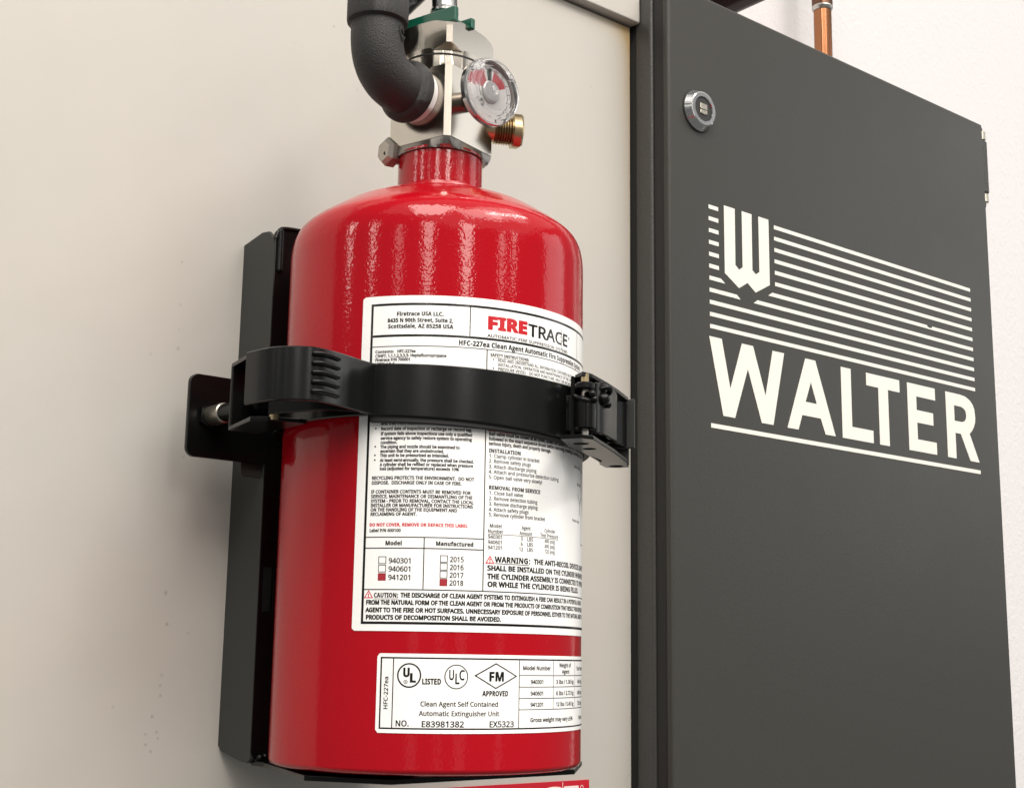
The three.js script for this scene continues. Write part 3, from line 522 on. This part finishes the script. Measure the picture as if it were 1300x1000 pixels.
// ------------------------------------------------------------------ mounting bracket and clamp
const br = thing('mounting_bracket', 'black steel wall bracket with channel, strap and clamp round the bottle', 'bracket', [0, -.2185, -.11]);
{
  const zf = -.0915, w = .06, t = .0026;
  // two side flanges in the (z, y) plane, tapered at both ends
  const side = (x0, x1) => { const s = new THREE.Shape([[-.131, .1085], [-.1255, .1092], [-.108, .1118], [-.1, .1108], [-.0945, .106], [-.0915, .1], [-.0915, -.213], [-.095, -.2155], [-.1035, -.2148], [-.127, -.2105], [-.1312, -.207]].map(([z, y]) => new THREE.Vector2(-z, y)));
    return new THREE.ExtrudeGeometry(s, { depth: x1 - x0 - .0008, bevelEnabled: true, bevelThickness: .0004, bevelSize: .0004, bevelOffset: -.0004, bevelSegments: 2 }).rotateY(Math.PI / 2).translate(x0 + .0004, 0, 0); };
  part('side_flange', side(-w, -w + t), M.channelGrey, br); part('side_flange', side(w - t, w), M.channelGrey, br);
  const web = [...rrect(-w + .0002, w - .0002, -.214, .1118, .006)];
  part('web', slab(web, zf - t, zf + .0004, [[[-.0595 + .0025, -.1275], [-.0595 + .0025, -.101], [-.05, -.101], [-.05, -.1275]]], .0005), M.blackGloss, br);
  const rib = new THREE.CapsuleGeometry(.0021, .025, 6, 14).scale(1, 1, .8).translate(-.0562, .0968, zf + .0008);
  const rib2 = new THREE.CapsuleGeometry(.0021, .025, 6, 14).scale(1, 1, .8).translate(.0562, .0968, zf + .0008);
  part('web_rib', rib, M.blackGloss, br); part('web_rib', rib2, M.blackGloss, br);
  const lip = new THREE.TubeGeometry(new THREE.CatmullRomCurve3([[-.0595, .104], [-.0565, .1105], [-.05, .1122], [0, .1124], [.05, .1122], [.0565, .1105], [.0595, .104]].map(([x, y]) => new THREE.Vector3(x, y, zf + .0003))), 60, .0014, 8);
  part('web_lip', lip, M.blackGloss, br);
  // foot plate under the bottle, its front edge turned down a little
  const foot = [[-.0575, -.094], [-.0585, -.078], [-.0855, .0105], [-.0605, .0535], [.0675, .0508], [.116, .0045], [.0585, -.078], [.0575, -.094]];
  part('foot_plate', merge([plate(foot, -.2168, -.2140), plate([[-.0575, -.097], [.0575, -.097], [.0575, -.088], [-.0575, -.088]], -.2158, -.2128)]), M.blackGloss, br);
  // weld beads between web and foot
  const weld = []; for (let i = 0; i < 34; i++) weld.push(new THREE.SphereGeometry(.0016 + rnd() * .0008, 8, 6).translate(-.055 + i * .0034, -.2122 + rnd() * .0012, zf + .0022 + rnd() * .0015));
  part('weld_bead', merge(weld), M.blackGloss, br);
  // ear plate welded on the left of the web, with the clamp stud
  part('ear_plate', merge([slab(rrect(-.1125, -.0575, -.0392, .0105, .0055), zf - .0022, zf + .0008, [], .0005)]), M.blackGloss, br);
  part('ear_gusset', slab(rrect(-.0745, -.0585, -.0475, -.036, .003), zf - .0034, zf - .0024, [], .0003), M.channelGrey, br);
  const bx = -.0978, by = -.0142;
  const hexnut = toCreasedNormals(new THREE.CylinderGeometry(.0088, .0088, .003, 6).rotateX(Math.PI / 2), .3).translate(bx, by, zf + .0023);
  part('stud_nut', hexnut, M.blackGloss, br);
  part('clamp_stud', cyl(.0060, [bx, by, zf + .001], [bx, by, -.073], 32, .0060, .0006), M.zinc, br);
  const sleeve = part('stud_sleeve', merge([cyl(.0054, [bx, by, -.073], [bx, by, -.036], 32), cyl(.0072, [bx + .001, by + .002, -.0375], [bx + .001, by + .002, -.03], 24, .0072, .0018)]), M.blackGloss, br);
  // clamp yoke: back plate and two flanges that hold the lever pin
  part('yoke', merge([box(-.1125, -.075, -.0285, .0072, -.0415, -.0389, .0008),
    plate([[-.1122, -.0412], [-.1195, -.004], [-.113, .0035], [-.097, .0095], [-.0925, .009], [-.092, -.02], [-.094, -.0412]], -.0301, -.0277),
    plate([[-.1122, -.0412], [-.1195, -.004], [-.113, .0035], [-.097, .0095], [-.0925, .009], [-.092, -.02], [-.094, -.0412]], .0058, .0082)]), M.blackGloss, br);
  part('lever_pin', cyl(.0026, [-.1092, -.0295, .0035], [-.1092, .0075, .0035], 20), M.brass, br);
  // strap round the bottle with rubber liner
  const drop = (k) => -.0012 - .0030 * Math.max(0, Math.min(1, k));
  const arc = arcXZ(R + .0062, -150, 30, 120), K = (f) => (f * 180 - 93) / 63;
  part('strap', strip(arc, (f) => -.0288 - .0055 * Math.max(0, Math.min(1, K(f))), (f) => drop(K(f)), .0028, -1), M.blackSatin, br);
  const arc2 = arcXZ(R + .0045, -58, 75, 90), K2 = (f) => f * 133 / 63;
  part('strap_liner', strip(arc2, (f) => -.0322 - .0042 * Math.max(0, Math.min(1, K2(f))), (f) => drop(K2(f)) - .002, .0039, -1), M.rubber, br);
  part('strap_back', strip(arcXZ(R + .0062, 55, 150, 60), -.033, -.004, .0028, -1), M.blackSatin, br);
  part('strap_end_band', merge([[-57.4, .0012], [-56.2, .0008], [-55.2, .0011], [-54.1, .0007], [-53.2, .0010]].map(([d, h], i) => strip(arcXZ(R + .0062 + h * .55, d, d + .55, 2), -.0286 + .0004 * (i % 3), -.0016 - .0006 * (i % 2), h, -1, .0002))), M.blackSatin, br);
  // over-centre lever that stands off the strap
  const lev = smooth([[-.0765, .0535], [-.0785, .0523], [-.0905, .0557], [-.1001, .0593], [-.112, .0631], [-.122, .0643], [-.1307, .0599], [-.1374, .0521], [-.1402, .0414], [-.1417, .0289]], 80);
  const lever = part('clamp_lever', strip(lev, -.0287, -.0012, .0028, 1), M.blackSatin, br);
  part('lever_inner', strip(smooth([[-.0735, .0500], [-.088, .046], [-.1, .04], [-.108, .025], [-.1155, .008]], 30), -.0275, -.0005, .0022, 1), M.blackGloss, br);
  // five pressed finger ribs on the lever
  const on = (f) => { const i = f * 80, a = lev[Math.floor(i)], b = lev[Math.min(80, Math.floor(i) + 1)], k = i % 1; return [a[0] + (b[0] - a[0]) * k, a[1] + (b[1] - a[1]) * k]; };
  for (let k = 0; k < 5; k++) {
    const y = -.0048 - k * .0048, pts = [];
    for (let i = 0; i <= 8; i++) { const [x, z] = on(.40 + .165 * i / 8 + .0); pts.push(new THREE.Vector3(x - .0002, y + .0004 * Math.sin(i / 8 * Math.PI), z + .0005)); }
    part('finger_rib', merge([new THREE.TubeGeometry(new THREE.CatmullRomCurve3(pts), 24, .0014, 12), new THREE.SphereGeometry(.0014, 12, 8).translate(...pts[0].toArray()), new THREE.SphereGeometry(.0014, 12, 8).translate(...pts[8].toArray())]), M.blackGloss, lever);
  }
  // clasp on the right: channel along the tangent with holes, hook, pin and catch
  const Tx = .857, Tz = -.515, Nx = .515, Nz = .857, P = (s, n) => [Tx * s + Nx * n, Tz * s + Nz * n];
  const low = [P(-.0585, .0962), P(-.0590, .1085), P(-.0535, .1128), P(-.0045, .1112), P(.0335, .1085), P(.0535, .1045), P(.0560, .0985), P(.0525, .0905), P(.0385, .0905), P(.0240, .0965), P(-.002, .0945), P(-.03, .0925)];
  part('clasp_flange', plate(low, -.0398, -.0376, [[...P(-.0411, .1025), .0042], [...P(-.0225, .1018), .0035], [...P(.0475, .0985), .0042]]), M.blackGloss, br, 'lower clasp flange with three round holes');
  const top = [P(-.0265, .0945), P(-.0345, .101), P(-.027, .1045), P(.001, .1065), P(.020, .107), P(.045, .1065), P(.052, .100), P(.048, .092), P(.02, .0935)];
  part('clasp_flange', plate(top, -.0012, .0012, [[...P(-.0225, .101), .003]]), M.blackGloss, br);
  part('clasp_back', strip([P(.0545, .089), P(.03, .0905), P(0, .0915), P(-.028, .0925)], -.0385, .0002, .0022, -1), M.blackGloss, br);
  const pin = P(-.0300, .1012);
  part('clasp_pin', cyl(.0021, [pin[0], -.0385, pin[1]], [pin[0], -.0052, pin[1]], 24), M.steelDark, br); part('pin_cap', cyl(.0022, [pin[0], -.0052, pin[1]], [pin[0], .0008, pin[1]], 24, .0022, .0004), M.brass, br);
  // strap hook rolled round the pin
  const eye = (y0, y1, r) => lathe([[.0026, y0], [r - .0008, y0], [r, y0 + .0008], [r, y1 - .0008], [r - .0008, y1], [.0026, y1], [.0026, y0]], 32, .5).translate(pin[0], 0, pin[1]);
  part('strap_hook', merge([eye(-.0305, -.0145, .0062), strip([[.0225, .0912], [.0300, .0945], P(-.036, .1035), P(-.0300, .107)], -.0300, -.0100, .0028, -1), new THREE.TorusGeometry(.0052, .0019, 12, 40, 4.2).rotateX(Math.PI / 2 + .35).translate(pin[0], -.0135, pin[1])]), M.blackGloss, br);
  // catch arm
  const arm = smooth([P(-.0275, .0985), P(-.022, .1055), P(-.010, .1075), P(.006, .1068), P(.020, .1062), P(.0255, .1035), P(.0275, .0985), P(.030, .0925)], 40);
  part('catch_arm', strip(arm, (f) => -.0285 - .003 * (1 - f), (f) => -.0045 + .0042 * Math.min(1, f * 3), .0026, -1), M.blackGloss, br);
  part('catch_knuckle', merge([eye(-.0085, -.0045, .0055), new THREE.SphereGeometry(.0038, 20, 14).translate(...(([x, z]) => [x, -.011, z])(P(-.0150, .1075))), new THREE.TorusGeometry(.004, .0016, 12, 32).rotateX(Math.PI / 2 - .5).translate(...(([x, z]) => [x, -.0065, z])(P(-.0125, .107)))]), M.blackGloss, br);
  part('end_plate', merge([strip([P(.0490, .109), P(.0495, .09)], -.0290, .0008, .0022, 1), strip([P(.0525, .1045), P(.0532, .0925)], -.0385, .0006, .002, 1)]), M.channelGrey, br);
  part('catch_plate', strip([P(.030, .1005), P(.0490, .1045)], -.0280, .0006, .002, -1), M.blackGloss, br);
  for (const [s0, n0, y0] of [[-.0345, .1065, -.0115], [-.0335, .1075, -.0145], [-.0085, .1085, -.0130]]) part('rivet', new THREE.SphereGeometry(.0021, 16, 12).translate(...(([x, z]) => [x, y0, z])(P(s0, n0))), M.blackGloss, br);
}

// ------------------------------------------------------------------ red sign on the panel below the bottle
{
  const W = 250, H = 70, L = canvasFor(W, H, 6);
  L.rect(0, 0, W, H, 0, L.K, '#c81f31');
  const ww = { col: '#f6e9e4', bold: true };
  L.text('FIRE', 78, 15.2, 62, 11.2, { ...ww, heavy: .3 }); L.text('TRACE', 142, 15.2, 98.6, 11.2, { col: '#f6e9e4' }); L.circle(242.6, 5, 1.3, .5, '#f6e9e4'); L.line(223.6, .6, 223.6, 22, .55, '#f6e9e4');
  L.text('AUTOMATIC FIRE SUPPRESSION SYSTEM', 78, 25, 162, 4, ww);
  const s = thing('red_sign', 'red sign with white letters on the panel under the extinguisher', 'sign', [.1225, -.275, PANEL_Z]);
  const face = new THREE.PlaneGeometry(.25, .07).translate(.1225, -.275, PANEL_Z + .0016);
  part('sign_plate', box(-.0025, .2475, -.31, -.24, PANEL_Z - .0002, PANEL_Z + .0013, .0004), std({ color: C(.55, .012, .03), roughness: .4 }), s);
  part('sign_face', face, phy({ map: labelTexture(L.cv), roughness: .35 }), s);
}

renderer.render(scene, camera);
